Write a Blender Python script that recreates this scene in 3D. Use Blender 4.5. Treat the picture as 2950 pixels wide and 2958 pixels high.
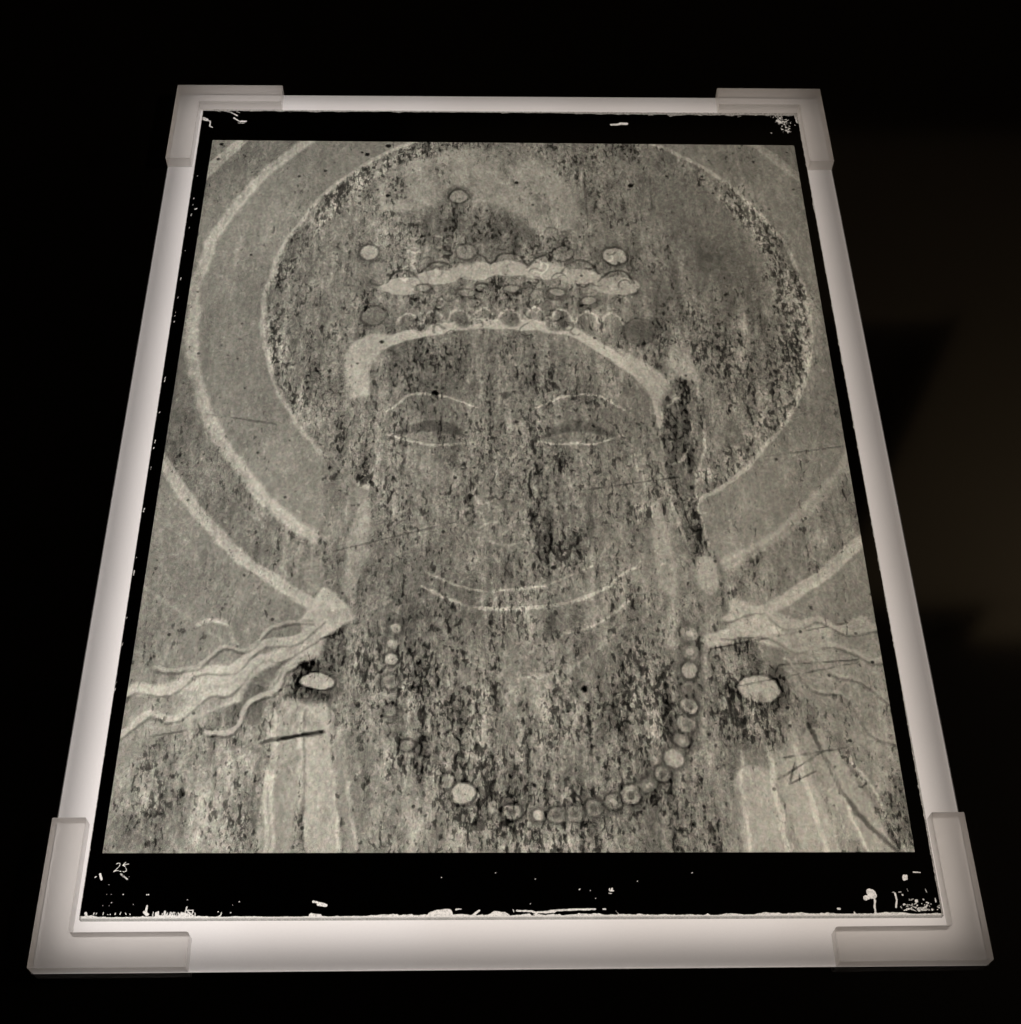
import bpy, bmesh, math, random
import numpy as np
from mathutils import Matrix, Vector

S = bpy.context.scene
for o in list(bpy.data.objects): bpy.data.objects.remove(o)
C = S.collection
random.seed(4)

# ------------------------------------------------------------------ camera
cam_d = bpy.data.cameras.new('camera'); cam = bpy.data.objects.new('camera', cam_d); C.objects.link(cam)
cam_d.sensor_fit = 'HORIZONTAL'; cam_d.sensor_width = 36.0
cam_d.lens = 36.0*4100.8/2950.0
cam.location = (-0.019069, -0.278345, 0.746495)
cam.rotation_mode = 'XYZ'; cam.rotation_euler = (0.582681, -0.019756, -0.014226)
cam_d.clip_start = 0.01; cam_d.clip_end = 50
S.camera = cam

# ------------------------------------------------------------------ world, view
W = bpy.data.worlds.new('World'); S.world = W; W.use_nodes = True
W.node_tree.nodes['Background'].inputs[0].default_value = (0.012, 0.009, 0.007, 1)
W.node_tree.nodes['Background'].inputs[1].default_value = 0.12
S.view_settings.view_transform = 'Standard'; S.view_settings.look = 'None'
S.view_settings.exposure = 0; S.view_settings.gamma = 1
S.render.engine = 'CYCLES'
S.cycles.max_bounces = 10; S.cycles.transparent_max_bounces = 16
S.cycles.transmission_bounces = 8

# ------------------------------------------------------------------ helpers
def new_obj(name, me, mat=None, parent=None):
    o = bpy.data.objects.new(name, me); C.objects.link(o)
    if mat: me.materials.append(mat)
    if parent: o.parent = parent
    return o
def tag(o, label=None, cat=None, group=None, kind=None):
    if label: o['label'] = label
    if cat: o['category'] = cat
    if group: o['group'] = group
    if kind: o['kind'] = kind
    return o
def empty(name, loc=(0, 0, 0), rz=0):
    o = bpy.data.objects.new(name, None); C.objects.link(o); o.location = loc; o.rotation_euler.z = rz
    o.empty_display_size = .05
    return o
def box_mesh(name, lo, hi, bev=0, seg=2):
    bm = bmesh.new(); bmesh.ops.create_cube(bm, size=1)
    for v in bm.verts:
        v.co = Vector([lo[i]+(hi[i]-lo[i])*(v.co[i]+.5) for i in range(3)])
    if bev: bmesh.ops.bevel(bm, geom=bm.edges[:], offset=bev, segments=seg, affect='EDGES', profile=.5)
    me = bpy.data.meshes.new(name); bm.to_mesh(me); bm.free(); return me
def prism(name, pts, z0, z1, bev=0):
    bm = bmesh.new()
    vs = [bm.verts.new((x, y, z0)) for x, y in pts]
    f = bm.faces.new(vs)
    r = bmesh.ops.extrude_face_region(bm, geom=[f])
    for g in r['geom']:
        if isinstance(g, bmesh.types.BMVert): g.co.z = z1
    bmesh.ops.recalc_face_normals(bm, faces=bm.faces[:])
    if bev: bmesh.ops.bevel(bm, geom=[e for e in bm.edges if min(v.co.z for v in e.verts) > z1-1e-6], offset=bev, segments=2, affect='EDGES', profile=.5)
    me = bpy.data.meshes.new(name); bm.to_mesh(me); bm.free(); return me
class NT:
    def __init__(s, name):
        s.m = bpy.data.materials.new(name); s.m.use_nodes = True; s.t = s.m.node_tree
        s.t.nodes.clear(); s.out = s.t.nodes.new('ShaderNodeOutputMaterial')
    def n(s, typ, ins=None, **kw):
        x = s.t.nodes.new(typ)
        for k, v in kw.items(): setattr(x, k, v)
        for k, v in (ins or {}).items():
            if hasattr(v, 'is_output') or isinstance(v, bpy.types.NodeSocket): s.t.links.new(v, x.inputs[k])
            else: x.inputs[k].default_value = v
        return x
    def math(s, op, a, b=0.0, c=None, clamp=False):
        ins = {0: a, 1: b}
        if c is not None: ins[2] = c
        return s.n('ShaderNodeMath', ins, operation=op, use_clamp=clamp).outputs[0]
    def smooth(s, x, a, b, lo=0.0, hi=1.0):
        return s.n('ShaderNodeMapRange', {'Value': x, 'From Min': a, 'From Max': b, 'To Min': lo, 'To Max': hi}, interpolation_type='SMOOTHSTEP').outputs[0]
    def noise(s, vec, scale, detail=4, rough=.6, dist=0.0):
        return s.n('ShaderNodeTexNoise', {'Vector': vec, 'Scale': scale, 'Detail': detail, 'Roughness': rough, 'Distortion': dist}).outputs['Fac']
    def scaled(s, vec, k, off=(0, 0, 0)):
        return s.n('ShaderNodeMapping', {'Vector': vec, 'Scale': k, 'Location': off}).outputs[0]
    def surf(s, x): s.t.links.new(x, s.out.inputs['Surface']); return s.m

# ------------------------------------------------------------------ materials
def m_diffuser():
    t = NT('opal_diffuser_acrylic'); co = t.n('ShaderNodeTexCoord').outputs['Object']
    g = t.noise(co, 900, 2); v = t.math('MULTIPLY_ADD', g, .06, .90)
    col = t.n('ShaderNodeCombineColor', {0: v, 1: t.math('MULTIPLY', v, .93), 2: t.math('MULTIPLY', v, .90)}).outputs[0]
    tr = t.n('ShaderNodeBsdfTranslucent', {'Color': col}).outputs[0]
    gl = t.n('ShaderNodeBsdfGlossy', {'Color': (1, 1, 1, 1), 'Roughness': .12}).outputs[0]
    fr = t.n('ShaderNodeFresnel', {'IOR': 1.45}).outputs[0]
    return t.surf(t.n('ShaderNodeMixShader', {0: fr, 1: tr, 2: gl}).outputs[0])
def m_bracket():
    t = NT('frosted_white_acrylic'); co = t.n('ShaderNodeTexCoord').outputs['Object']
    g = t.noise(co, 700, 3); b = t.n('ShaderNodeBump', {'Strength': .12, 'Distance': .0003, 'Height': g}).outputs[0]
    tl = t.n('ShaderNodeBsdfTranslucent', {'Color': (.99, .975, .955, 1), 'Normal': b}).outputs[0]
    df = t.n('ShaderNodeBsdfDiffuse', {'Color': (.82, .80, .78, 1), 'Normal': b}).outputs[0]
    tp = t.n('ShaderNodeBsdfTransparent', {'Color': (.99, .98, .965, 1)}).outputs[0]
    gl = t.n('ShaderNodeBsdfGlossy', {'Color': (1, 1, 1, 1), 'Roughness': .18, 'Normal': b}).outputs[0]
    fr = t.n('ShaderNodeFresnel', {'IOR': 1.45}).outputs[0]
    geo = t.n('ShaderNodeNewGeometry'); fr = t.math('MULTIPLY', fr, t.math('SUBTRACT', 1.0, geo.outputs['Backfacing']))
    nz = t.math('ABSOLUTE', t.n('ShaderNodeSeparateXYZ', {0: geo.outputs['Normal']}).outputs[2])
    a = t.n('ShaderNodeMixShader', {0: .06, 1: tl, 2: df}).outputs[0]
    a = t.n('ShaderNodeMixShader', {0: t.smooth(nz, .2, .9, .24, .66), 1: a, 2: tp}).outputs[0]
    # seen from inside, the side walls throw most of the light back (total internal reflection in the milky acrylic)
    wall = t.math('MULTIPLY', geo.outputs['Backfacing'], t.smooth(nz, .3, .8, .88, .25))
    dw = t.n('ShaderNodeBsdfDiffuse', {'Color': (.98, .965, .955, 1)}).outputs[0]
    a = t.n('ShaderNodeMixShader', {0: wall, 1: a, 2: dw}).outputs[0]
    return t.surf(t.n('ShaderNodeMixShader', {0: fr, 1: a, 2: gl}).outputs[0])
def m_bond():
    t = NT('clear_bonded_face')
    return t.surf(t.n('ShaderNodeBsdfTransparent', {'Color': (.99, .985, .98, 1)}).outputs[0])
def m_glass():
    t = NT('old_plate_glass'); co = t.n('ShaderNodeTexCoord').outputs['Object']
    ge = t.n('ShaderNodeNewGeometry'); nz = t.n('ShaderNodeSeparateXYZ', {0: ge.outputs['Normal']}).outputs[2]
    side = t.math('SUBTRACT', 1.0, t.math('ABSOLUTE', nz), clamp=True)
    ch = t.noise(t.scaled(co, (1, 1, .3)), 260, 3)
    edge = t.smooth(ch, .35, .62, .30, .85)
    tc = t.n('ShaderNodeMix', {0: side, 6: (.975, .985, .975, 1), 7: (.5, .5, .48, 1)}, data_type='RGBA').outputs[2]
    tp = t.n('ShaderNodeBsdfTransparent', {'Color': tc}).outputs[0]
    tl = t.n('ShaderNodeBsdfTranslucent', {'Color': (.55, .56, .54, 1)}).outputs[0]
    a = t.n('ShaderNodeMixShader', {0: t.math('MULTIPLY', side, edge), 1: tp, 2: tl}).outputs[0]
    # ground edge seen from inside the sheet: it catches the panel's light
    dw = t.n('ShaderNodeBsdfDiffuse', {'Color': (.98, .98, .97, 1)}).outputs[0]; dt = t.n('ShaderNodeBsdfTranslucent', {'Color': (.98, .98, .97, 1)}).outputs[0]
    dw = t.n('ShaderNodeMixShader', {0: .35, 1: dw, 2: dt}).outputs[0]
    a = t.n('ShaderNodeMixShader', {0: t.math('MULTIPLY', t.math('MULTIPLY', side, ge.outputs['Backfacing']), .9), 1: a, 2: dw}).outputs[0]
    gl = t.n('ShaderNodeBsdfGlossy', {'Color': (1, 1, 1, 1), 'Roughness': .03}).outputs[0]
    fr = t.math('MULTIPLY', t.n('ShaderNodeFresnel', {'IOR': 1.2}).outputs[0], t.math('SUBTRACT', 1.0, ge.outputs['Backfacing']))
    return t.surf(t.n('ShaderNodeMixShader', {0: fr, 1: a, 2: gl}).outputs[0])
def m_table():
    t = NT('black_lacquered_table'); co = t.n('ShaderNodeTexCoord').outputs['Object']
    n1 = t.noise(co, 6, 5); n2 = t.noise(co, 900, 2)
    col = t.n('ShaderNodeMix', {0: n1, 6: (.006, .005, .0045, 1), 7: (.011, .009, .008, 1)}, data_type='RGBA').outputs[2]
    p = t.n('ShaderNodeBsdfPrincipled', {'Base Color': col, 'Roughness': t.smooth(n2, 0, 1, .05, .11), 'IOR': 1.5}).outputs[0]
    return t.surf(p)
def m_plain(name, col, rough=.8, var=.15, scale=5):
    t = NT(name); co = t.n('ShaderNodeTexCoord').outputs['Object']; n1 = t.noise(co, scale, 5)
    c2 = tuple(c*(1-var) for c in col)+(1,)
    cc = t.n('ShaderNodeMix', {0: n1, 6: tuple(col)+(1,), 7: c2}, data_type='RGBA').outputs[2]
    return t.surf(t.n('ShaderNodeBsdfPrincipled', {'Base Color': cc, 'Roughness': rough}).outputs[0])
def attr(t, name): return t.n('ShaderNodeAttribute', attribute_name=name, attribute_type='GEOMETRY').outputs['Fac']
def m_emulsion():
    """silver-gelatine picture layer: clear where 'tone' is high, streaked by 'patina' and specks"""
    t = NT('negative_emulsion'); co = t.n('ShaderNodeTexCoord').outputs['Object']
    tone = attr(t, 'tone'); pat = attr(t, 'patina')
    wv = t.scaled(co, (1, .42, 1))
    n_big = t.noise(wv, 62, 5, .62, .2)
    n_mid = t.noise(wv, 230, 5, .68, .25)
    n_fine = t.noise(t.scaled(co, (1, .7, 1), (3, 1, 0)), 620, 3, .7)
    n_cl = t.noise(t.scaled(co, (1, .8, 1), (7, 5, 0)), 9, 4, .6)
    # smooth mottling
    d = t.math('MULTIPLY_ADD', t.math('SUBTRACT', n_mid, .5), t.math('MULTIPLY_ADD', pat, .50, .16), tone)
    d = t.math('MULTIPLY_ADD', t.math('SUBTRACT', n_fine, .5), t.math('MULTIPLY_ADD', pat, .28, .24), d)
    d = t.math('MULTIPLY_ADD', t.math('SUBTRACT', n_big, .5), t.math('MULTIPLY_ADD', pat, .35, .08), d)
    d = t.math('MULTIPLY_ADD', t.math('SUBTRACT', n_cl, .5), .22, d)
    n_run = t.noise(t.scaled(co, (1, .13, 1), (4, 6, 0)), 150, 4, .62, .15)
    d = t.math('MULTIPLY_ADD', t.math('SUBTRACT', n_run, .5), t.math('MULTIPLY', pat, .58), d)
    # dark crusts: vertical flakes with crisp rims where the patina is strong
    c1 = t.noise(t.scaled(co, (1, .45, 1), (5, 3, 0)), 60, 3, .6, .3); c2 = t.noise(t.scaled(co, (1, .46, 1), (1, 9, 0)), 400, 4, .66, .3)
    th = t.math('MULTIPLY_ADD', pat, -.135, .634)
    mixn = t.math('MULTIPLY_ADD', c1, .25, t.math('MULTIPLY', c2, .75)); mixn = t.math('MULTIPLY_ADD', t.math('SUBTRACT', .5, n_run), .22, mixn)
    fl = t.smooth(t.math('SUBTRACT', mixn, th), -.006, .022)
    fl2 = t.smooth(t.math('SUBTRACT', mixn, th), .05, .085)
    d = t.math('MULTIPLY_ADD', fl, t.math('MULTIPLY_ADD', pat, -.08, -.145), d)
    d = t.math('MULTIPLY_ADD', fl2, -.08, d); d = t.math('MULTIPLY_ADD', pat, .125, d)
    # crackle: short dark hooks and pale rims round the flakes
    n_k = t.noise(t.scaled(co, (1, .75, 1), (2, 8, 0)), 330, 3, .6, 1.2)
    rid = t.smooth(t.math('ABSOLUTE', t.math('SUBTRACT', n_k, .56)), 0, .012, 1, 0)
    n_g = t.smooth(t.noise(t.scaled(co, (1, .7, 1), (4, 4, 0)), 120, 3, .6), .50, .60)
    d = t.math('MULTIPLY_ADD', t.math('MULTIPLY', rid, n_g), t.math('MULTIPLY_ADD', pat, -.22, -.03), d)
    # pits: small dark specks everywhere
    vo = t.n('ShaderNodeTexVoronoi', {'Vector': co, 'Scale': 150.0, 'Randomness': 1.0}, feature='F1').outputs
    sp = t.math('MULTIPLY', t.smooth(vo['Distance'], .10, .22, 1.0, 0.0),
                t.smooth(t.n('ShaderNodeSeparateColor', {0: vo['Color']}).outputs[0], .90, .93))
    d = t.math('MULTIPLY_ADD', sp, -.28, d)
    # pale scuffs
    n_s = t.noise(t.scaled(co, (1.0, .6, 1), (11, 2, 0)), 240, 4, .7, .8)
    d = t.math('MULTIPLY_ADD', t.smooth(n_s, .60, .68), .07, d)
    d = t.math('MAXIMUM', d, .03); d = t.math('MINIMUM', d, .98)
    T = t.math('POWER', d, 3.1)
    T = t.math('MULTIPLY', T, .89)
    tint = t.noise(co, 330, 2, .6)
    r = t.math('MULTIPLY', T, t.smooth(tint, .3, .7, .985, 1.05))
    g = t.math('MULTIPLY', T, t.smooth(tint, .3, .7, 1.035, .97))
    b = t.math('MULTIPLY', T, t.smooth(t.noise(co, 400, 2), .3, .7, .86, .92))
    col = t.n('ShaderNodeCombineColor', {0: r, 1: g, 2: b}).outputs[0]
    tp = t.n('ShaderNodeBsdfTransparent', {'Color': col}).outputs[0]
    gl = t.n('ShaderNodeBsdfGlossy', {'Color': (1, 1, 1, 1), 'Roughness': .08}).outputs[0]
    fr = t.n('ShaderNodeFresnel', {'IOR': 1.42}).outputs[0]
    return t.surf(t.n('ShaderNodeMixShader', {0: fr, 1: tp, 2: gl}).outputs[0])
def m_border():
    """opaque black masking paint with scratches and flakes ('bare' > 0 where it is gone)"""
    t = NT('black_masking_paint'); co = t.n('ShaderNodeTexCoord').outputs['Object']
    bare = attr(t, 'bare'); n1 = t.noise(co, 1100, 3, .6)
    b = t.math('MULTIPLY_ADD', t.math('SUBTRACT', n1, .5), .35, bare)
    m = t.smooth(b, -.10, .16)
    p = t.n('ShaderNodeBsdfPrincipled', {'Base Color': (.0035, .003, .003, 1), 'Roughness': .09, 'IOR': 1.45}).outputs[0]
    rs = t.smooth(t.noise(co, 520, 4, .7), .36, .56, .72, .99)   # thin residue of paint left in the scratches
    tp = t.n('ShaderNodeBsdfTransparent', {'Color': t.n('ShaderNodeCombineColor', {0: rs, 1: t.math('MULTIPLY', rs, .985), 2: t.math('MULTIPLY', rs, .97)}).outputs[0]}).outputs[0]
    return t.surf(t.n('ShaderNodeMixShader', {0: m, 1: p, 2: tp}).outputs[0])
M_DIFF, M_BRK, M_GLASS, M_TABLE = m_diffuser(), m_bracket(), m_glass(), m_table()
M_BOND = m_bond()
M_EMU, M_BORD = m_emulsion(), m_border()
M_HOUSE = m_plain('grey_housing_metal', (.10, .095, .09), .6)

# ------------------------------------------------------------------ table top with the opening for the light box
X0, X1, Y0, Y1 = -0.2481, 0.2489, -0.0707, 0.6015
def frame_mesh(name, a, b, z0, z1):
    bm = bmesh.new(); L = []
    for z in (z0, z1):
        L.append([[bm.verts.new((x, y, z)) for x, y in ((r[0], r[1]), (r[2], r[1]), (r[2], r[3]), (r[0], r[3]))] for r in (a, b)])
    for k in range(4):
        j = (k+1) % 4
        for (lv, fl) in ((L[0], True), (L[1], False)):
            q = [lv[0][k], lv[0][j], lv[1][j], lv[1][k]]
            bm.faces.new(q[::-1] if fl else q)
        bm.faces.new([L[0][0][k], L[0][0][j], L[1][0][j], L[1][0][k]])
        bm.faces.new([L[1][1][k], L[1][1][j], L[0][1][j], L[0][1][k]])
    me = bpy.data.meshes.new(name); bm.to_mesh(me); bm.free(); return me
top = new_obj('table_top', frame_mesh('table_top', (-1.6, -1.2, 2.6, 2.4), (X0-.0006, Y0-.0006, X1+.0006, Y1+.0006), -.030, -.0003), M_TABLE)
tag(top, kind='structure')

# ------------------------------------------------------------------ light box
lb = tag(empty('light_box', (0, 0, 0)), 'white opal light panel glowing under the glass plate, set flush in the black table', 'light box')
# diffuser: top sheet and down-turned rim, open underneath
bm = bmesh.new()
tv = [bm.verts.new((x, y, 0)) for x, y in ((X0, Y0), (X1, Y0), (X1, Y1), (X0, Y1))]
bv = [bm.verts.new((v.co.x, v.co.y, -.004)) for v in tv]
bm.faces.new(tv)
for k in range(4): bm.faces.new((bv[k], bv[(k+1) % 4], tv[(k+1) % 4], tv[k]))
me = bpy.data.meshes.new('diffuser_panel'); bm.to_mesh(me); bm.free()
new_obj('diffuser_panel', me, M_DIFF, lb)
HD = .034
hm = frame_mesh('housing', (X0+.0002, Y0+.0002, X1-.0002, Y1-.0002), (X0+.0032, Y0+.0032, X1-.0032, Y1-.0032), -HD, -.0045)
new_obj('housing', hm, M_HOUSE, lb)
new_obj('back_plate', box_mesh('back_plate', (X0, Y0, -HD-.004), (X1, Y1, -HD-.0005)), M_HOUSE, lb)
# LED sheets lying in the box, aimed up; the ones near the lower left run a little brighter
NX, NY = 5, 6; LD = .016
ax0, ax1, ay0, ay1 = X0+.0115, X1-.0115, Y0+.0135, Y1-.006
for i in range(NX):
    for j in range(NY):
        u = (i+.5)/NX; v = (j+.5)/NY
        L = bpy.data.lights.new('led_sheet', 'AREA'); L.shape = 'RECTANGLE'
        L.size = (ax1-ax0)/NX; L.size_y = (ay1-ay0)/NY
        rad = 1.0*(1.14-.40*u)*(1.17-.42*v)
        L.energy = rad*math.pi*L.size*L.size_y; L.color = (1.0, .99-.045*u, .975-.10*u)
        o = bpy.data.objects.new('led_sheet', L); C.objects.link(o); o.parent = lb
        o.location = (ax0+(ax1-ax0)*u, ay0+(ay1-ay0)*v, -LD); o.rotation_euler = (math.pi, 0, 0)

# ------------------------------------------------------------------ corner brackets
TB, AW, AL = .0092, .0183, .0807
def corner_round(p, a, b, r, n=4):
    """points rounding corner p between neighbours a and b"""
    p, a, b = Vector(p), Vector(a), Vector(b); da = (a-p).normalized(); db = (b-p).normalized()
    s, e = p+da*r, p+db*r
    return [tuple((1-q)**2*s+2*q*(1-q)*p+q*q*e) for q in [k/n for k in range(n+1)]]
def l_outline(sx, sy, rl):
    """L in the corner frame: the outer corner at 0,0, arms along +x and +y, then mirrored; rl rounds the arm ends"""
    P = [(0, 0), (AL, 0), (AL, AW), (AW, AW), (AW, AL), (0, AL)]
    R = [.0008, .0008, rl, .0012, .0008, .0008]
    out = []
    for k, p in enumerate(P): out += corner_round(p, P[k-1], P[(k+1) % 6], R[k])
    out = [(x*sx, y*sy) for x, y in out]
    return out if sx*sy > 0 else out[::-1]
def bracket(x, y, sx, sy, rl, rz, label):
    me = prism('corner_bracket', l_outline(sx, sy, rl), 0, TB, .0004)
    me.materials.append(M_BRK); me.materials.append(M_BOND)
    for p in me.polygons:
        if p.normal.z < -.5: p.material_index = 1
    o = new_obj('corner_bracket', me); o.location = (x, y, .0003); o.rotation_euler.z = math.radians(rz)
    return tag(o, label, 'bracket', 'frosted acrylic corner brackets round the glass plate')
E_ = .0004
bracket(X0-E_, Y0-E_, 1, 1, .0022, 0, 'frosted acrylic corner bracket by the handwritten number, brighter of the near pair')
bracket(X1+E_, Y0-E_, -1, 1, .0022, .15, 'dimmer near corner bracket, beside the mushroom shaped scratch in the black border')
bracket(X0-E_, Y1+E_, 1, -1, .0008, 0, 'far corner bracket of frosted acrylic, beside the angular white scratches in the border')
bracket(X1+E_, Y1+E_, -1, -1, .0008, -.1, 'far corner bracket next to the crumbled patch of black border paint')

# ------------------------------------------------------------------ glass plate negative
# homography: photo position of a mark (in pixels of a 1927 wide view) to millimetres on the plate
Hm = np.array([0.429969984994863, -0.0040238320575919475, -408.63146103878773, -0.0010417532834485275, -0.4335180887867623,
               750.2141677220418, -1.1460270821665682e-05, 0.00031915948418754136, 1.0]).reshape(3, 3)
def mm(x, y):
    q = Hm @ np.array([x, y, 1.0]); return (q[0]/q[2], q[1]/q[2])
PW, PH, PT = 457.0, 622.0, 5.2
pl = tag(empty('glass_plate_negative', (0, 0, 0)), 'large glass plate negative of a worn mural figure, black bordered, lying on the light box', 'glass negative')
pl.rotation_euler.z = -.00557
pl.location = (-.044851*math.sin(.00557), -.044851*math.cos(.00557), 0)
pl.location = Matrix.Rotation(-.00557, 3, 'Z') @ Vector((0, -.044851, 0))
_i = (Matrix.Translation(pl.location) @ Matrix.Rotation(-.00557, 4, 'Z')).inverted()
def loc_mm(x, y): q = _i @ Vector((x, y, 0)); return (q.x*1000, q.y*1000)
GBL, GBR, GTR, GTL = loc_mm(-.2271, -.0446), loc_mm(.2288, -.0463), loc_mm(.2295, .5787), loc_mm(-.2275, .5791)
g = new_obj('glass_sheet', prism('glass_sheet', [(a/1000, b/1000) for a, b in (GBL, GBR, GTR, GTL)], .0006, PT/1000, .0006), M_GLASS, pl)

# value noise in numpy
def vnoise(x, y, s, seed):
    r = np.random.RandomState(seed); T = r.rand(256, 256)
    X = x/s+1000.0; Y = y/s+1000.0
    xi = np.floor(X).astype(int); yi = np.floor(Y).astype(int); fx = X-xi; fy = Y-yi
    fx = fx*fx*(3-2*fx); fy = fy*fy*(3-2*fy)
    a = T[xi % 256, yi % 256]; b = T[(xi+1) % 256, yi % 256]; c = T[xi % 256, (yi+1) % 256]; d = T[(xi+1) % 256, (yi+1) % 256]
    return (a*(1-fx)+b*fx)*(1-fy)+(c*(1-fx)+d*fx)*fy
def fnoise(x, y, s, seed, octv=4, g=.55):
    o = 0; w = 0; a = 1
    for k in range(octv): o = o+a*(vnoise(x, y, s/2**k, seed+k)-.5); w += a; a *= g
    return o/w*2     # about -1..1
def seg_d(x, y, P, closed=False):
    """distance in mm to a polyline, and position 0..1 along it"""
    best = np.full(x.shape, 1e9); tt = np.zeros(x.shape)
    P = list(P)+([P[0]] if closed else []); n = len(P)-1
    for k in range(n):
        ax, ay = P[k]; bx, by = P[k+1]; dx, dy = bx-ax, by-ay; L2 = dx*dx+dy*dy+1e-9
        t = np.clip(((x-ax)*dx+(y-ay)*dy)/L2, 0, 1); d = np.hypot(x-ax-t*dx, y-ay-t*dy)
        m = d < best; best = np.where(m, d, best); tt = np.where(m, (k+t)/n, tt)
    return best, tt
def poly_sd(x, y, P):
    """signed distance, positive inside"""
    d, _ = seg_d(x, y, P, True); ins = np.zeros(x.shape, bool); n = len(P)
    for k in range(n):
        ax, ay = P[k]; bx, by = P[(k+1) % n]
        if ay == by: continue
        c = ((ay > y) != (by > y)) & (x < (bx-ax)*(y-ay)/(by-ay)+ax); ins ^= c
    return np.where(ins, d, -d)
def ss(x, a, b):
    t = np.clip((x-a)/(b-a), 0, 1); return t*t*(3-2*t)
def spl(P, n=10):
    """Catmull-Rom through control points"""
    P = [np.array(p, float) for p in P]; P = [2*P[0]-P[1]]+P+[2*P[-1]-P[-2]]; out = []
    for k in range(1, len(P)-2):
        p0, p1, p2, p3 = P[k-1:k+3]
        for q in range(n):
            t = q/n; out.append(tuple(.5*((2*p1)+(-p0+p2)*t+(2*p0-5*p1+4*p2-p3)*t*t+(-p0+3*p1-3*p2+p3)*t**3)))
    out.append(tuple(P[-2])); return out
def MP(*pts): return [mm(*p) for p in pts]

def grid(name, xs, ys, z, mat, parent, attrs):
    nx, ny = len(xs), len(ys); Xg, Yg = np.meshgrid(xs, ys)
    co = np.stack([Xg.ravel()/1000, Yg.ravel()/1000, np.full(nx*ny, z/1000)], 1).astype(np.float32)
    i = np.arange((nx-1)*(ny-1)); r = i//(nx-1); c = i % (nx-1); a = r*nx+c
    f = np.stack([a, a+1, a+nx+1, a+nx], 1).astype(np.int32).ravel()
    me = bpy.data.meshes.new(name); me.vertices.add(nx*ny); me.vertices.foreach_set('co', co.ravel())
    me.loops.add(len(f)); me.loops.foreach_set('vertex_index', f)
    me.polygons.add(len(i)); me.polygons.foreach_set('loop_start', (np.arange(len(i))*4).astype(np.int32))
    me.update(calc_edges=True)
    for k, fn in attrs(Xg, Yg).items():
        A = me.attributes.new(k, 'FLOAT', 'POINT'); A.data.foreach_set('value', fn.ravel().astype(np.float32))
    return new_obj(name, me, mat, parent)

PX0, PX1, PY0, PY1 = -219.6, 219.2, 34.4, 588.3      # picture area on the plate (mm)

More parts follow.
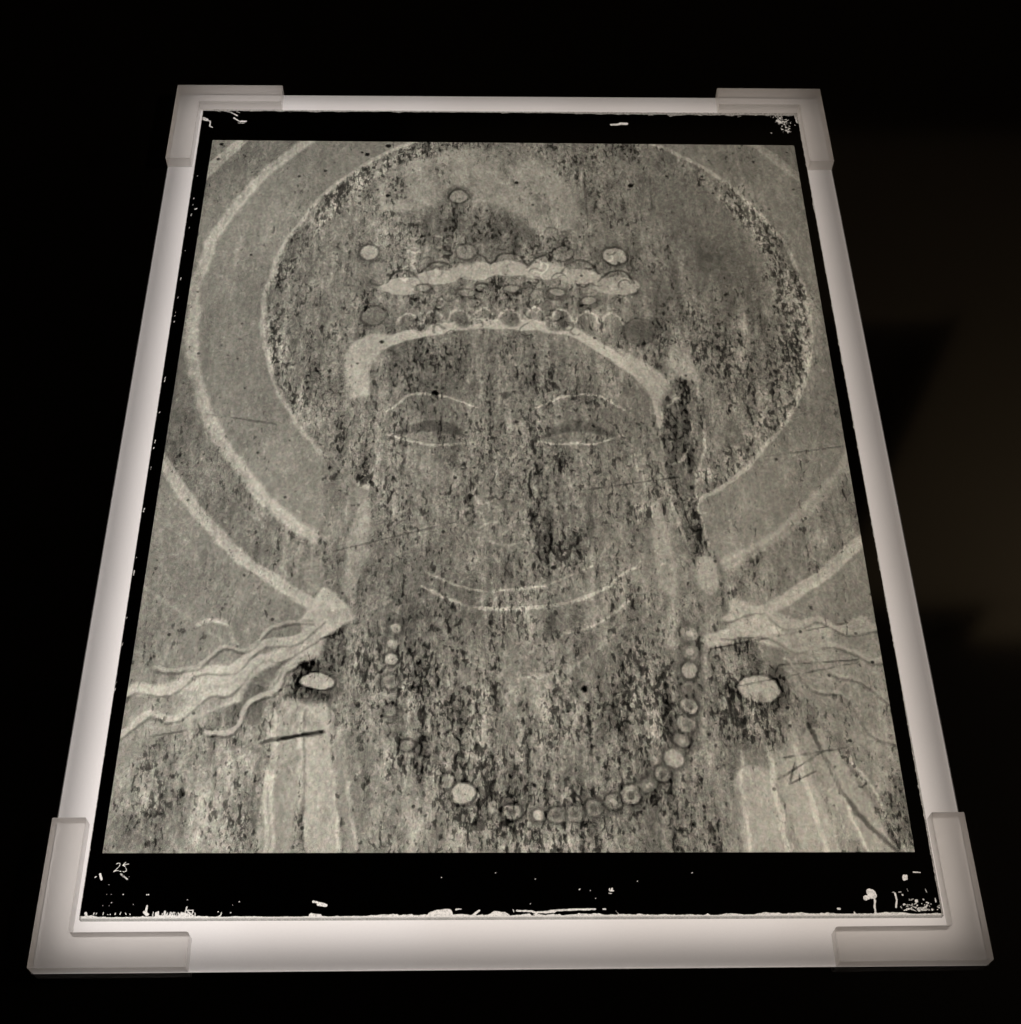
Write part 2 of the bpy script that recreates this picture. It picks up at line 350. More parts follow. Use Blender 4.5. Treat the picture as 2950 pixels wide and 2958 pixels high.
# the picture: a plain haloed bust, worn plaster, seen as a negative
HC = (21.5, 424.0)
def picture(x0, y0):
    x = x0+2.2*fnoise(x0, y0, 22, 11)+1.0*fnoise(x0, y0, 5, 31); y = y0+2.2*fnoise(x0, y0, 22, 51)+1.0*fnoise(x0, y0, 5, 71)
    wear = fnoise(x0, y0, 14, 91)            # where lines break up
    rr = np.hypot(x-HC[0], y-HC[1]); ang = np.degrees(np.arctan2(y-HC[1], x-HC[0]))
    tone = np.full(x.shape, .66); pat = np.full(x.shape, .12)
    def blend(m, t=None, p=None):
        nonlocal tone, pat
        if t is not None: tone = tone*(1-m)+t*m
        if p is not None: pat = pat*(1-m)+p*m
    def line(P, w, amt, soft=.7, taper=0, brk=.6):
        nonlocal tone
        d, t = seg_d(x, y, P)
        ww = w*(1-taper+taper*np.clip(np.sin(math.pi*t), 0, 1)**.6)
        k = ss(d, ww+soft, ww-soft*.4)*(1-brk*ss(wear, .05, .5)); tone = tone+amt*k
    def band(P, w, t, p=None, soft=1.0, brk=.3):
        d, _ = seg_d(x, y, P); blend(ss(d, w+soft, w-soft)*(1-brk*ss(wear, .1, .5)), t, p)
    def area(P, t, p=None, soft=1.5, brk=.25):
        blend(ss(poly_sd(x, y, P), -soft, soft)*(1-brk*ss(wear, .1, .5)), t, p)
    def disc(c, r, t, p=None, soft=.6, brk=.3, sq=1.0, ring=None, ring_t=.38):
        d = np.hypot(x-c[0], (y-c[1])/sq)
        if ring: blend(ss(np.abs(d-r-ring*.7), ring*.8, ring*.25)*.85, ring_t)
        blend(ss(d, r+soft, r-soft)*(1-brk*ss(wear, 0, .5)), t, p)
    fig = 1-ss(poly_sd(x, y, spl(MP((640, 1110), (625, 1040), (700, 920), (760, 900), (1200, 900), (1290, 980), (1370, 1080), (1400, 1300), (600, 1300), (640, 1110)), 4)), -2, 2)
    # halo fields
    blend(ss(rr, 276, 272), .62, .20)
    blend(ss(rr, 272, 268)*ss(rr, 238, 240)*ss(-y, -330, -300), .60, .42)
    blend(ss(rr, 237, 235), .67, .08)                                   # pale broad band
    blend(ss(rr, 190, 184), .60, .55)                                   # worn inner disc
    blend(ss(rr, 190, 184)*ss(x-HC[0], 40, 110)*ss(y, 400, 470), .60, .16)
    # rings
    tone = tone+.16*ss(np.abs(rr-236-2*ss(ang, 120, 180)), 6.0, 2.6)*fig*(1-.3*ss(wear, .2, .5))*np.where(x < 60, 1, .6)
    tone = tone+.16*ss(np.abs(rr-274), 5.0, 3.2)*fig*(1-.3*ss(wear, .2, .5))
    tone = tone+.13*ss(np.abs(rr-188), 2.4, .9)*fig*(1-.5*ss(wear, .2, .5)); blend((1-fig)*.8, .61, .45)
    pat = pat+.55*ss(np.abs(rr-179), 11, 3)*ss(fnoise(x0, y0, 18, 7), -.3, .3)
    pat = pat+.50*ss(np.abs(rr-180), 22, 3)*ss(x, 150, 175)
    # pale dome of the head dress
    area(spl(MP((715, 405), (715, 345), (800, 295), (900, 278), (1010, 298), (1085, 360), (1085, 425), (1020, 440), (970, 400), (880, 380), (790, 395), (715, 405)), 6), .73, .2, 3, .75)
    area(spl(MP((790, 410), (860, 400), (930, 400), (985, 420), (1000, 450), (960, 480), (850, 480), (790, 450), (790, 410)), 5), .50, .55, 6)
    # shoulders and torso
    area(spl(MP((200, 1605), (230, 1470), (330, 1380), (520, 1290), (700, 1180), (820, 1090), (1180, 1090), (1320, 1190), (1480, 1290), (1650, 1400), (1725, 1605)), 8)+[(260, 0), (-260, 0)], .60, .62, 3)
    area(spl(MP((700, 1260), (850, 1190), (1150, 1180), (1290, 1270), (1280, 1450), (1130, 1560), (1000, 1600), (850, 1560), (720, 1440), (700, 1260)), 6), .56, .82, 14)
    area(spl(MP((200, 1605), (240, 1480), (370, 1400), (480, 1440), (500, 1605)), 6), .64, .60, 4)
    # neck, face
    area(MP((800, 1000), (1170, 1000), (1190, 1180), (1120, 1290), (860, 1290), (780, 1180)), .60, .55, 4)
    face = spl(MP((700, 760), (740, 680), (850, 635), (965, 628), (1090, 655), (1190, 710), (1225, 790), (1215, 920), (1160, 1020), (1080, 1095), (965, 1120), (850, 1090), (770, 1010), (712, 900), (700, 760)), 8)
    area(face, .60, .52, 3)
    area(spl(MP((720, 700), (850, 645), (1000, 640), (1110, 690), (1140, 760), (960, 730), (780, 745), (720, 700)), 6), .54, .66, 5)
    area(spl(MP((1020, 850), (1100, 860), (1110, 1000), (1080, 1080), (1010, 1070), (990, 960), (1020, 850)), 5), .52, .90, 9)
    # hairline and headband, pale
    band(spl(MP((668, 742), (676, 690), (740, 642), (850, 618), (965, 612), (1080, 628), (1170, 680), (1235, 735), (1250, 800)), 8), 4.4, .86, .04, 1.0, .2)
    area(spl(MP((655, 735), (655, 660), (700, 632), (740, 640), (702, 690), (697, 745), (655, 735)), 5), .82, .06, 1.6)
    area(spl(MP((1165, 655), (1225, 690), (1270, 730), (1258, 790), (1235, 760), (1195, 700), (1165, 655)), 5), .80, .08, 1.6)
    # plain double arch above the brow with round bosses
    for k in range(7):
        q = k/6; cx = 762+400*q; cy = 552-46*math.sin(math.pi*(.08+.84*q))
        disc(mm(cx, cy), 14.5 if k % 2 else 17, .82, .05, .9, .4, .5)
        d_ = mm(cx, cy-22); line(spl(MP((cx-34, cy-8), (cx-18, cy-25), (cx, cy-30), (cx+18, cy-25), (cx+34, cy-6)), 5), .6, -.22)
    for k in range(6):
        q = (k+.5)/6; cx = 762+400*q; cy = 578-40*math.sin(math.pi*q)
        disc(mm(cx, cy), 6.0, .50, .7, 1.6, .3, .7)
    for k, (cx, cy) in enumerate(((800, 548), (880, 556), (965, 548), (1050, 556), (1110, 572))):
        disc(mm(cx, cy), 8.2, .45, .6, 1.5, sq=.75); disc(mm(cx, cy-4), 5.2, .72, .1, .8, sq=.6, ring=1.2)
    for cx, cy in ((790, 612), (878, 606), (965, 602), (1052, 612)): disc(mm(cx, cy), 6.5, .55, .7, 2)
    for cx, cy, r, t in ((697, 476, 6.6, .77), (880, 475, 7.0, .64), (1062, 478, 6.8, .66), (1160, 482, 8.0, .80), (866, 372, 6.3, .72),
                         (703, 596, 8.0, .60), (1207, 625, 10.0, .50)):
        disc(mm(cx, cy), r+5, .52, .55, 3); disc(mm(cx, cy), r, t, .15, .8, ring=1.5)
    disc(mm(1163, 526), 3, .74, .1)
    # eyes and brows: the lids closed, both sides alike
    for s in (-1, 1):
        fx = 955
        def F(*pts): return [mm(fx+s*a, b) for a, b in pts]
        line(spl(F((55, 770), (110, 748), (170, 745), (225, 775)), 8), 1.0, .17, taper=.8)
        area(spl(F((65, 826), (105, 800), (160, 796), (212, 824), (160, 816), (110, 818), (65, 826)), 6), .47, .5, 1.2)
        line(spl(F((60, 830), (110, 840), (165, 836), (222, 820)), 8), .7, .16, taper=.7)
        line(spl(F((26, 940), (45, 948), (58, 930), (50, 912)), 6), .6, .10)
    line(spl(MP((930, 850), (936, 900), (926, 934)), 6), .5, .07)
    line(spl(MP((905, 995), (930, 985), (955, 992), (980, 985), (1008, 995)), 6), .8, .10)
    line(spl(MP((925, 1022), (955, 1030), (990, 1022)), 6), .6, .08)
    disc(mm(955, 745), 3.2, .44, .3)
    # long ears with pale drops
    for s in (-1, 1):
        cx = 963+s*322
        E = lambda *p: [mm(963+s*(a), b) for a, b in p]
        area(spl(E((290, 760), (318, 715), (352, 730), (362, 820), (350, 920), (372, 1030), (340, 1040), (308, 960), (286, 860), (290, 760)), 6), .50 if s > 0 else .60, .7 if s > 0 else .4, 3.2 if s > 0 else 6, .6)
        line(spl(E((300, 770), (322, 752), (345, 790), (332, 860), (306, 880)), 6), .8, .16 if s > 0 else .04); line(spl(E((352, 735), (366, 830), (352, 930), (376, 1030)), 6), .8, .13 if s > 0 else .03); line(spl(E((286, 780), (292, 880), (314, 980), (338, 1035)), 6), .8, .13 if s > 0 else .03)
        area(spl(E((272, 930), (300, 1000), (318, 1110), (290, 1112), (268, 1010), (272, 930)), 5), .74, .15, 1.5)
        area(spl(E((355, 1050), (388, 1060), (392, 1105), (375, 1122), (352, 1095), (355, 1050)), 5), .77 if s > 0 else .70, .12, 1.5)
    area(spl(MP((1262, 690), (1268, 655), (1290, 643), (1310, 690), (1322, 722), (1290, 715), (1262, 690)), 5), .74, .15, 1.5)
    # folds of the neck
    line(spl(MP((805, 1080), (880, 1108), (965, 1116), (1050, 1100), (1120, 1070)), 8), .8, .15, taper=.5)
    line(spl(MP((800, 1105), (880, 1142), (985, 1152), (1100, 1130), (1200, 1070)), 8), 1.1, .17, taper=.4)
    line(spl(MP((800, 1130), (870, 1230), (960, 1280), (1080, 1260), (1180, 1180)), 8), .9, .07)
    line(spl(MP((1060, 1196), (1140, 1170), (1200, 1120)), 8), .9, .12, taper=.4)
    # drapery: pale scarf edges off both shoulders
    area(spl(MP((570, 1165), (610, 1110), (665, 1160), (620, 1200), (608, 1250), (540, 1262), (500, 1310), (430, 1330), (320, 1365), (380, 1290), (470, 1250), (560, 1205), (570, 1165)), 6), .84, .06, 1.2)
    area(spl(MP((245, 1300), (320, 1285), (410, 1265), (470, 1250), (400, 1315), (310, 1310), (245, 1312)), 6), .82, .05, 1.4)
    area(spl(MP((215, 1400), (270, 1330), (380, 1300), (460, 1300), (330, 1370), (240, 1400)), 5), .70, .18, 3)
    area(spl(MP((548, 1245), (510, 1290), (500, 1345), (475, 1370), (455, 1340), (478, 1280), (548, 1245)), 5), .52, .4, 2)
    area(spl(MP((1330, 1200), (1375, 1180), (1380, 1130), (1440, 1150), (1560, 1180), (1640, 1165), (1650, 1300), (1560, 1260), (1440, 1215), (1335, 1222)), 6), .80, .14, 1.6)
    area(spl(MP((1500, 1210), (1650, 1190), (1690, 1380), (1715, 1530), (1640, 1480), (1560, 1370), (1480, 1280)), 6), .72, .22, 5)
    area(spl(MP((1380, 1230), (1400, 1400), (1380, 1605), (1620, 1605), (1545, 1420), (1500, 1340)), 5), .69, .35, 6)
    area(MP((1660, 1600), (1680, 1500), (1700, 1455), (1730, 1600)), .52, .6, 3)
    area(MP((205, 1600), (215, 1540), (290, 1545), (260, 1610)), .54, .5, 4)
    for P, w, t, p in ((((548, 1345), (535, 1450), (520, 1605)), 9, .74, .08), (((592, 1345), (598, 1460), (612, 1605)), 9, .80, .12),
                       (((640, 1400), (660, 1605)), 3, .70, .2), (((1425, 1480), (1440, 1605)), 11, .81, .08),
                       (((1475, 1400), (1505, 1480), (1555, 1605)), 10, .80, .05), (((1545, 1400), (1600, 1500), (1665, 1605)), 8, .76, .10)):
        band(spl(MP(*P), 6), w, t, p, 1.0, .45)
    for P, a in ((((1530, 1370), (1560, 1440), (1605, 1520), (1690, 1605)), -.24), (((512, 1345), (500, 1605)), .10), (((568, 1345), (560, 1605)), .10),
                 (((655, 1480), (672, 1605)), .12), (((495, 1400), (545, 1390), (608, 1385)), -.28), (((480, 1150), (560, 1220)), -.0)):
        line(spl(MP(*P), 6), 1.0, a)
    for s, (cx, cy) in ((1, (1435, 1300)), (-1, (597, 1285))):   # shoulder bosses
        disc(mm(cx, cy), 19 if s > 0 else 15, .46, .8, 3, sq=.95); disc(mm(cx, cy), 11.6 if s > 0 else 10, .82, .05, 1, brk=.2, sq=.8 if s > 0 else .5, ring=1.8, ring_t=.32)
    area(MP((612, 1205), (650, 1180), (655, 1255), (606, 1260)), .48, .8, 2.5)
    disc(mm(1412, 1225), 8, .48, .8, 4); disc(mm(1430, 1370), 16, .55, .85, 9)
    # string of beads
    N = spl(MP((748, 1186), (737, 1265), (738, 1345), (785, 1425), (875, 1495), (985, 1538), (1100, 1532), (1195, 1498), (1258, 1450), (1300, 1350), (1303, 1255), (1302, 1172)), 12)
    Na = np.array(N); L = np.concatenate([[0], np.cumsum(np.hypot(*np.diff(Na, axis=0).T))])
    rnd = random.Random(8); s = 0
    while s < L[-1]:
        bx = float(np.interp(s, L, Na[:, 0])); by = float(np.interp(s, L, Na[:, 1])); q = s/L[-1]
        r = rnd.uniform(3.0, 4.8) if q < .6 else rnd.uniform(4.2, 5.4)
        if rnd.random() < .98:
            disc((bx, by), r+3, .49, .55, 2.0); disc((bx, by), r, rnd.choice((.62, .74, .82, .64)), .3, .6, rnd.choice((.2, .5, .8)), ring=1.3, ring_t=rnd.choice((.34, .42, .5)))
            if r > 4: disc((bx, by), r*.45, rnd.choice((.52, .78)), .2, .6)
        s += r*2+(rnd.uniform(3, 12) if q < .45 else rnd.uniform(1.0, 3))
    disc(mm(873, 1497), 5.8, .80, .08, .8, ring=1.8); disc(mm(903, 1556), 4.0, .36, .2)
    # long scratches and cracks, dark
    for P, w, a in ((((1100, 925), (1280, 900)), .35, -.2), (((1440, 862), (1590, 842)), .3, -.25), (((630, 1040), (860, 985)), .35, -.16),
                    (((385, 780), (520, 800)), .4, -.2), (((570, 1215), (640, 1195)), .5, -.35), (((1340, 1225), (1600, 1175)), .35, -.28),
                    (((1470, 1255), (1620, 1245)), .35, -.3), (((1480, 1430), (1600, 1410)), .4, -.3), (((1470, 1470), (1550, 1420)), .4, -.3),
                    (((1500, 1440), (1490, 1480), (1540, 1455)), .35, -.3), (((500, 1400), (610, 1380)), .7, -.3), (((250, 1395), (345, 1380)), .4, -.2),
                    (((1365, 1300), (1620, 1250)), .3, -.22), (((1230, 395), (1225, 300)), .4, -.12), (((1100, 300), (1110, 430)), .5, -.12),
                    (((268, 1105), (420, 1210)), .9, .06), (((430, 1180), (385, 1165)), 1.0, .10)):
        d, _ = seg_d(x0, y0, MP(*P)); d = d+.35*fnoise(x0, y0, 4, 5); tone = tone+.85*a*ss(d, w+.45, w-.2)*(1-.75*ss(fnoise(x0, y0, 9, 15), -.05, .25))
    line(spl(MP((375, 1175), (405, 1168), (430, 1180), (440, 1205), (450, 1215)), 6), 1.4, .12)
    for k in range(7): line(spl(MP((470+14*k, 1235-5*k), (455+14*k, 1262-6*k), (440+15*k, 1285-9*k)), 5), .6, .08)
    # scalloped pale edging under the arch and loose filigree in the head dress
    for k in range(9):
        cx = 770+48*k; cy = 604-10*math.sin(math.pi*k/8)
        line(spl(MP((cx-22, cy+10), (cx-14, cy-6), (cx, cy-12), (cx+14, cy-6), (cx+22, cy+10)), 4), .8, .15)
    rf = random.Random(21)
    for k in range(120):
        cx, cy = rf.uniform(700, 1215), rf.uniform(420, 640)
        if abs((cx-960)/260)**2+((cy-530)/110)**2 > 1.05: continue
        q0 = rf.uniform(0, 6.3); rad_ = rf.uniform(5, 15); q1 = q0+rf.uniform(1.5, 4)
        line([mm(cx+rad_*math.cos(q0+(q1-q0)*j/6), cy+.7*rad_*math.sin(q0+(q1-q0)*j/6)) for j in range(7)], rf.uniform(.3, .7), rf.choice((-.2, -.16, -.12, .12)), .5)
    # ribbons streaming from both shoulders
    for P, w, a in ((((612, 1160), (560, 1205), (500, 1215), (440, 1262), (380, 1262), (320, 1300), (262, 1296), (232, 1312)), 2.6, .84),
                    (((600, 1200), (540, 1240), (490, 1245), (440, 1300), (390, 1310), (330, 1352), (280, 1345), (222, 1392)), 2.0, .82),
                    (((590, 1240), (545, 1262), (520, 1300), (470, 1325), (440, 1375), (390, 1380)), 1.4, .80),
                    (((590, 1170), (520, 1180), (470, 1225), (420, 1222), (360, 1262), (290, 1262)), 1.1, .76),
                    (((1370, 1165), (1430, 1150), (1480, 1180), (1540, 1168), (1600, 1190), (1660, 1180)), 2.0, .80),
                    (((1360, 1200), (1440, 1195), (1500, 1225), (1570, 1215), (1640, 1245), (1672, 1240)), 1.6, .80),
                    (((1480, 1240), (1540, 1300), (1590, 1310), (1640, 1380), (1690, 1400)), 1.0, .78),
                    (((1530, 1230), (1580, 1275), (1630, 1290), (1680, 1330)), .9, .80)):
        band(spl(MP(*P), 8), w, a, .05, .7, .35)
        line([(px_+.8, py_-w-1.2) for px_, py_ in spl(MP(*P), 8)], .5, -.14)
    # straight folds, lower right and left
    for k in range(5):
        xa = 1400+50*k; xb = 1415+74*k
        line(spl(MP((xa, 1400+6*k), ((xa+xb)/2-4, 1500), (xb, 1605)), 5), rf.uniform(.6, 1.6), rf.choice((-.13, .10, .14, -.10)))
    for k in range(3):
        xa = 520+55*k; line(spl(MP((xa, 1340), (xa-4+3*k, 1470), (xa-8+7*k, 1605)), 5), rf.uniform(.5, 1.2), rf.choice((-.14, .12, .10)))
    # isolated black pits
    for cx, cy, r in ((693, 291, 1.5), (733, 275, 1.9), (565, 332, 1.1), (614, 322, .9), (975, 345, 1.2), (732, 369, 1.4), (1045, 1071, 1.6), (820, 742, 2.2),
                      (1103, 1300, 1.8), (418, 272, 1.4), (412, 300, 1.2), (1190, 350, 1.8), (720, 645, 1.5), (886, 940, 3)):
        d = np.hypot(x0-mm(cx, cy)[0], y0-mm(cx, cy)[1])+.5*fnoise(x0, y0, 3, 3); tone = tone-.5*ss(d, r+.4, r-.4)*(1 if r < 2.5 else .3)
    # broad uneven density and large dark runs
    run = fnoise(x0*1.0, y0*.22, 13, 201, 4)
    tone = tone-.10*ss(run, .12, .55)*np.clip(pat*1.5, 0, 1)
    tone = tone+.035*fnoise(x0, y0, 60, 301)
    pat = (pat+.10*ss(fnoise(x0, y0*.7, 30, 421), -.1, .3))*(1+.6*fnoise(x0, y0*.6, 26, 401))
    # right edge of the halo
    tone = tone-.05*ss(fnoise(x0, y0*.4, 7, 501), -.05, .35)*ss(x, 95, 130)*ss(rr, 186, 178)*ss(y, 360, 400)*(1-ss(y, 470, 520))
    return {'tone': np.clip(tone, .05, .92), 'patina': np.clip(pat, 0, 1)}
st = .85
grid('picture_area', np.arange(PX0, PX1+st*.5, (PX1-PX0)/round((PX1-PX0)/st)), np.arange(PY0, PY1+st*.5, (PY1-PY0)/round((PY1-PY0)/st)), PT+.3, M_EMU, pl, picture)

# black masking paint round the picture, worn at the rim, with the scratched number
RIM = .35
def left_x(y): t = (y-GBL[1])/(GTL[1]-GBL[1]); return GBL[0]*(1-t)+GTL[0]*t+RIM
def right_x(y): t = (y-GBR[1])/(GTR[1]-GBR[1]); return GBR[0]*(1-t)+GTR[0]*t-RIM
def bot_y(x): t = (x-GBL[0])/(GBR[0]-GBL[0]); return GBL[1]*(1-t)+GBR[1]*t+RIM
def top_y(x): t = (x-GTL[0])/(GTR[0]-GTL[0]); return GTL[1]*(1-t)+GTR[1]*t-RIM
def z5(*p): return [mm((220+a/3.854)/1.5309, (2400+b/3.854)/1.5309) for a, b in p]
def z6(*p): return [mm((1950+a/2.267)/1.5309, (2450+b/2.267)/1.5309) for a, b in p]
def z7(*p): return [mm((560+a/2.1411)/1.5309, (280+b/2.1411)/1.5309) for a, b in p]
def z8(*p): return [mm((1400+a/1.927)/1.5309, (280+b/1.927)/1.5309) for a, b in p]
def zb(*p): return [mm((900+a*.5708)/1.5309, (2400+b*.5708)/1.5309) for a, b in p]
STROKES = []      # (points, half width mm, strength)
def sk(P, w, a=1.0): STROKES.append((P, w, a))
sk(z5((445, 372), (462, 360), (482, 360), (492, 374), (482, 396), (450, 428), (415, 455)), .30)
sk(z5((415, 456), (440, 446), (470, 447), (500, 452)), .32)
sk(z5((520, 386), (552, 350)), .32); sk(z5((520, 384), (545, 378), (586, 370)), .36)
sk(z5((520, 386), (545, 400), (560, 425), (556, 448), (535, 458)), .30); sk(z5((518, 452), (538, 458)), .34)
sk(z5((500, 480), (568, 542)), .75, .45)
sk(z5((268, 482), (280, 545)), .85); sk(z5((210, 518), (225, 508)), .5)
for a, b, r in ((360, 602, .5), (340, 712, .4), (387, 709, .5), (462, 712, .35), (521, 711, .7), (785, 711, .8), (806, 709, .9), (395, 803, .7), (298, 832, .5),
                (365, 836, .5), (638, 817, .5), (1240, 770, .8), (1818, 790, .9), (1742, 822, .5), (1582, 900, .8), (1718, 912, .7), (586, 510, .4)):
    sk(z5((a, b), (a+3, b)), r*.6, .9)
sk(z5((108, 915), (116, 965)), 1.1)
for a in (200, 225, 300, 350, 385, 435, 495, 550, 598): sk(z5((a, 925+random.uniform(-20, 8)), (a+random.uniform(-8, 8), 935)), .4, .8)
sk(z5((793, 838), (770, 930)), .8); sk(z5((760, 905), (790, 935)), 1.3)
for a in (850, 885, 905, 955, 985, 1010, 1045, 1075, 1095, 1115, 1140, 1165): sk(z5((a+random.uniform(-3, 10), 900+random.uniform(0, 25)), (a, 945)), random.uniform(.25, .9), .9)
sk(z5((1232, 850), (1210, 920), (1260, 965)), .5); sk(z5((1220, 890), (1300, 885), (1290, 930)), .45); sk(z5((1240, 905), (1330, 965)), .55); sk(z5((1180, 940), (1240, 960)), 2.2)
sk(z5((1320, 915), (1330, 950)), .4); sk(z5((1620, 910), (1610, 945), (1580, 958)), .5)
# bottom middle
sk(zb((10, 358), (25, 362)), .9); sk(zb((35, 370), (70, 378)), 1.5); sk(zb((0, 432), (40, 436)), 2.2)
sk(zb((125, 436), (132, 438)), 1.0); sk(zb((70, 440), (75, 441)), .5)
sk(zb((612, 432), (640, 424), (690, 420)), 3.6); sk(zb((622, 411), (690, 413)), .7)
sk(zb((585, 440), (700, 438)), 1.6); sk(zb((730, 398), (756, 397)), .6, .8)
sk(zb((750, 441), (800, 436), (825, 422), (850, 404)), .8); sk(zb((800, 438), (866, 438)), 1.2)
sk(zb((905, 440), (930, 425), (975, 428), (992, 440)), 2.6); sk(zb((1022, 400), (1024, 410)), .5, .8)
sk(zb((1040, 404), (1110, 408), (1135, 413), (1190, 410), (1215, 404), (1290, 400), (1435, 397)), .75); sk(zb((1180, 412), (1230, 408)), 1.0); sk(zb((1125, 424), (1160, 412)), .4)
sk(zb((1475, 396), (1490, 396)), .6, .8); sk(zb((1068, 432), (1105, 428)), 1.4); sk(zb((1215, 435), (1255, 432)), 1.5)
sk(zb((1540, 405), (1562, 430)), .35, .5)
for a, b in ((655, 237), (930, 215), (1130, 247), (1355, 298), (1410, 303), (1437, 343), (1647, 256), (1108, 371)): sk(zb((a, b), (a+3, b-3)), .35, .7)
sk(zb((1508, 292), (1508, 304), (1530, 304)), .45); sk(zb((1520, 292), (1520, 302)), .7); sk(zb((1505, 317), (1520, 317)), .4, .7)
# the mushroom shaped scratch and its neighbours
sk(z6((1275, 288), (1292, 292), (1298, 308), (1285, 312)), 2.6); sk(z6((1248, 328), (1285, 314)), 1.7)
sk(z6((1300, 318), (1312, 350), (1308, 390), (1314, 422)), .75)
sk(z6((1440, 296), (1452, 340), (1450, 388)), .7, .85); sk(z6((1418, 288), (1432, 288)), .35, .7); sk(z6((1465, 288), (1482, 288)), .35, .7)
sk(z6((1500, 182), (1502, 203)), 1.1); sk(z6((1515, 182), (1515, 202)), 1.0, .7); sk(z6((1560, 158), (1605, 161)), .5)
sk(z6((1580, 345), (1584, 347)), 1.2); sk(z6((1530, 370), (1600, 400)), .5, .4)
rn = random.Random(5)
for k in range(70):
    a = rn.gauss(1580, 70); b = 408-abs(rn.gauss(0, 32)); sk(z6((a, b), (a+rn.uniform(-5, 5), b+rn.uniform(-3, 3))), rn.uniform(.2, .65), rn.uniform(.35, .95))
sk(z6((1705, 330), (1708, 352)), .6, .8); sk(z6((1600, 402), (1640, 398)), 1.6, .6); sk(z6((1070, 398), (1080, 398)), .9, .8); sk(z6((1175, 422), (1178, 424)), .6)
sk(z6((1500, 408), (1540, 400), (1580, 412)), .4, .7); sk(z6((110, 163), (118, 160)), .3, .7); sk(z6((1520, 268), (1528, 282)), .4, .5); sk(z6((1640, 268), (1650, 290)), .4, .4)
# far left corner
sk(z7((60, 132), (78, 140)), 2.0); sk(z7((85, 145), (103, 150), (100, 180), (115, 188)), .75, .8); sk(z7((175, 82), (230, 95), (268, 115)), 1.0, .95)
sk(z7((205, 86), (262, 112)), .7); sk(z7((248, 130), (278, 148)), .9, .9); sk(z7((290, 151), (320, 150)), 1.3); sk(z7((275, 160), (310, 162)), .6, .6)
sk(z7((150, 88), (165, 92)), .5, .7); sk(z7((265, 92), (285, 98)), .5, .7)
# far side bare patch and crumbled corner
sk(z8((705, 154), (735, 154), (760, 150), (792, 148)), 1.4); sk(z8((755, 149), (790, 149)), 1.9)
for k in range(110):
    q = rn.random(); a = 1625+70*q+rn.gauss(0, 14); b = 95+85*q+rn.gauss(0, 17)
    if b < 90 or a > 1735: continue
    sk(z8((a, b), (a+rn.uniform(-9, 9), b+rn.uniform(-5, 7))), rn.uniform(.2, .65), rn.uniform(.45, .95))
sk(z8((1632, 132), (1645, 140)), 1.9); sk(z8((1735, 108), (1745, 140)), 2.0); sk(z8((1680, 188), (1695, 192)), 1.2, .8); sk(z8((1596, 200), (1599, 201)), .6, .7)
for k in range(90):
    a = rn.uniform(880, 1460); b = 84+abs(rn.gauss(0, 11)); sk(z8((a, b), (a+rn.uniform(3, 20), b-rn.uniform(0, 7))), rn.uniform(.2, .8), rn.uniform(.5, 1))
sk(z8((1025, 98), (1060, 100)), 1.6); sk(z8((1345, 96), (1375, 100)), 2.2); sk(z8((890, 92), (935, 100)), 1.0)
for k in range(60):
    a = rn.uniform(300, 1900); b = 80+abs(rn.gauss(0, 6)); sk(z7((a, b), (a+rn.uniform(3, 14), b)), rn.uniform(.2, .5), rn.uniform(.4, .9))
for k in range(26):
    b = rn.uniform(80, 560); sk([(-226.9, b), (-226.6, b+rn.uniform(.5, 3))], rn.uniform(.2, .5), .8)
sk([(-224.5, 516), (-223.4, 516.6)], .8)
def bare(x, y):
    o = np.full(x.shape, -1.0)
    # worn rim on each side: how far (mm) the paint has gone from the edge
    n1 = fnoise(x, y, 9, 601, 5, .65); n2 = fnoise(x, y, 2.2, 651, 3, .7)
    big = fnoise(x, y, 45, 701, 2)
    bot = .55+1.2*np.clip(n1+.2, 0, 1)+.9*np.clip(n2, 0, 1)+.5*big
    top_ = 1.5+1.6*np.clip(n1+.1, 0, 1)+.7*np.clip(n2, 0, 1)+.5*big+.9*ss(x, 20, 60)
    lef = .15+.7*np.clip(n1-.25, 0, 1)+.5*np.clip(n2-.2, 0, 1)
    rig = .3+1.1*np.clip(n1-.1, 0, 1)+.8*np.clip(n2-.1, 0, 1)+.5*ss(-y, -150, -80)
    bot = bot*(.35+.65*np.clip(ss(-x, 95, 60)+ss(x, -45, -30)+ss(-x, 150, 170)+1-ss(-x, 20, 60), 0, 1))
    o = np.maximum(o, bot-(y-bot_y(x))); o = np.maximum(o, top_-(top_y(x)-y)); o = np.maximum(o, lef-(x-left_x(y))); o = np.maximum(o, rig-(right_x(y)-x))
    o = np.clip(o, -1, 1)
    wx = x+.35*fnoise(x, y, 2.5, 801); wy = y+.35*fnoise(x, y, 2.5, 851)
    for P, w, a in STROKES:
        A = np.array(P); lo = A.min(0)-w-1.5; hi = A.max(0)+w+1.5
        if hi[0] < x.min() or lo[0] > x.max() or hi[1] < y.min() or lo[1] > y.max(): continue
        s_ = np.nonzero((x > lo[0]) & (x < hi[0]) & (y > lo[1]) & (y < hi[1]))
        if not len(s_[0]): continue
        d, _ = seg_d(wx[s_], wy[s_], P)
        o[s_] = np.maximum(o[s_], np.clip((w*.72-d)*1.0, -1, .16 if a > .6 else .16*a-.03*(a < .9)))
    return {'bare': o}
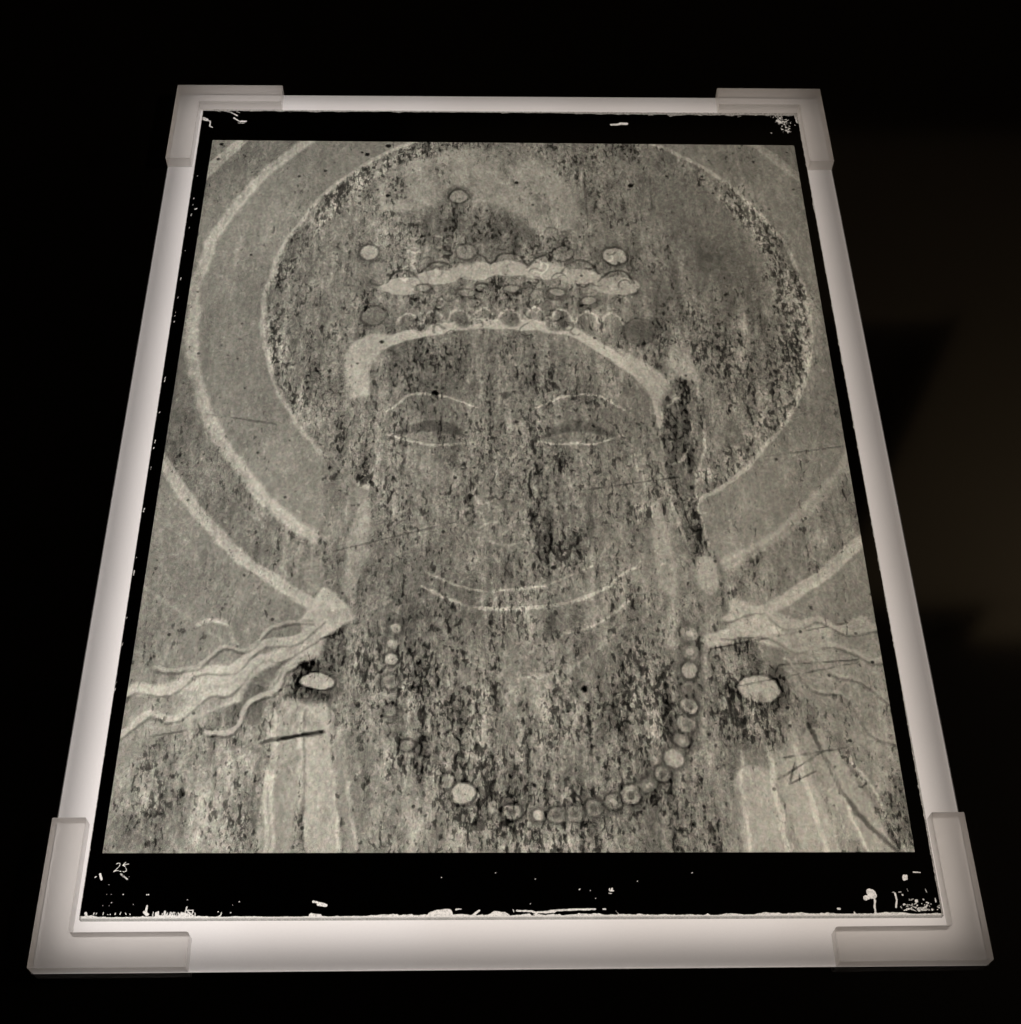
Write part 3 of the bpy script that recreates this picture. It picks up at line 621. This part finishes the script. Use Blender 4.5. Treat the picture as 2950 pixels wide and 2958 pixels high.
def border_grid():
    # one mesh: four strips sharing the same fine spacing
    h = .42
    strips = [(None, None, None, PY0), (None, None, PY1, None), (None, PX0, PY0, PY1), (PX1, None, PY0, PY1)]
    cos, fs, vals, off = [], [], [], 0
    for a, b, c, d in strips:
        W_ = (228 if b is None else b)-(-228 if a is None else a); H_ = (622 if d is None else d)-(0 if c is None else c)
        nx = int(W_/h)+1; ny = int(H_/h)+1
        Sg, Tg = np.meshgrid(np.linspace(0, 1, nx), np.linspace(0, 1, ny))
        xe = (-228 if a is None else a)+W_*Sg
        c_ = bot_y(xe) if c is None else c; d_ = top_y(xe) if d is None else d; Yg = c_*(1-Tg)+d_*Tg
        a_ = left_x(Yg) if a is None else a; b_ = right_x(Yg) if b is None else b; Xg = a_*(1-Sg)+b_*Sg
        cos.append(np.stack([Xg.ravel()/1000, Yg.ravel()/1000, np.full(nx*ny, (PT+.32)/1000)], 1))
        i = np.arange((nx-1)*(ny-1)); r = i//(nx-1); q = i % (nx-1); k = off+r*nx+q
        fs.append(np.stack([k, k+1, k+nx+1, k+nx], 1)); vals.append(bare(Xg, Yg)['bare'].ravel()); off += nx*ny
    co = np.concatenate(cos).astype(np.float32); f = np.concatenate(fs).astype(np.int32)
    me = bpy.data.meshes.new('black_border'); me.vertices.add(len(co)); me.vertices.foreach_set('co', co.ravel())
    me.loops.add(f.size); me.loops.foreach_set('vertex_index', f.ravel())
    me.polygons.add(len(f)); me.polygons.foreach_set('loop_start', (np.arange(len(f))*4).astype(np.int32)); me.update(calc_edges=True)
    A = me.attributes.new('bare', 'FLOAT', 'POINT'); A.data.foreach_set('value', np.concatenate(vals).astype(np.float32))
    return new_obj('black_border', me, M_BORD, pl)
tag(border_grid(), 'opaque black border with flaked rim, scratches and the handwritten number 25')

# ------------------------------------------------------------------ the dark room above, seen only as reflections
CM = m_plain('pale_ceiling_board', (.42, .37, .29), .9, .2, 3); DM = m_plain('dark_ceiling_paint', (.02, .018, .016), .9)
cl = new_obj('ceiling', box_mesh('ceiling', (-3, -3, 2.06), (4, 5, 2.10)), DM); tag(cl, kind='structure')
cb = prism('ceiling_board', [(-.2, 2.144), (1.232, 2.144), (.877, 1.48), (.777, 1.293), (3.2, 1.293), (3.2, 2.82), (-.2, 2.82)], 2.0, 2.03)
tag(new_obj('ceiling_board', cb, CM), kind='structure')
cb2 = prism('ceiling_board', [(1.07, 1.202), (2.0, 1.202), (2.0, 1.278), (1.133, 1.278)], 2.0, 2.03)
tag(new_obj('ceiling_board', cb2, CM), kind='structure')
L = bpy.data.lights.new('added_uplight', 'AREA'); L.size = .25; L.energy = 19.0; L.color = (1, .80, .56)  # unseen warm light, added so the ceiling boards show in the reflections
o = bpy.data.objects.new('added_uplight', L); C.objects.link(o); o.location = (1.95, .7, 1.25)
o.rotation_euler = (Vector((.9, 1.45, 2.0))-o.location).to_track_quat('-Z', 'Y').to_euler()
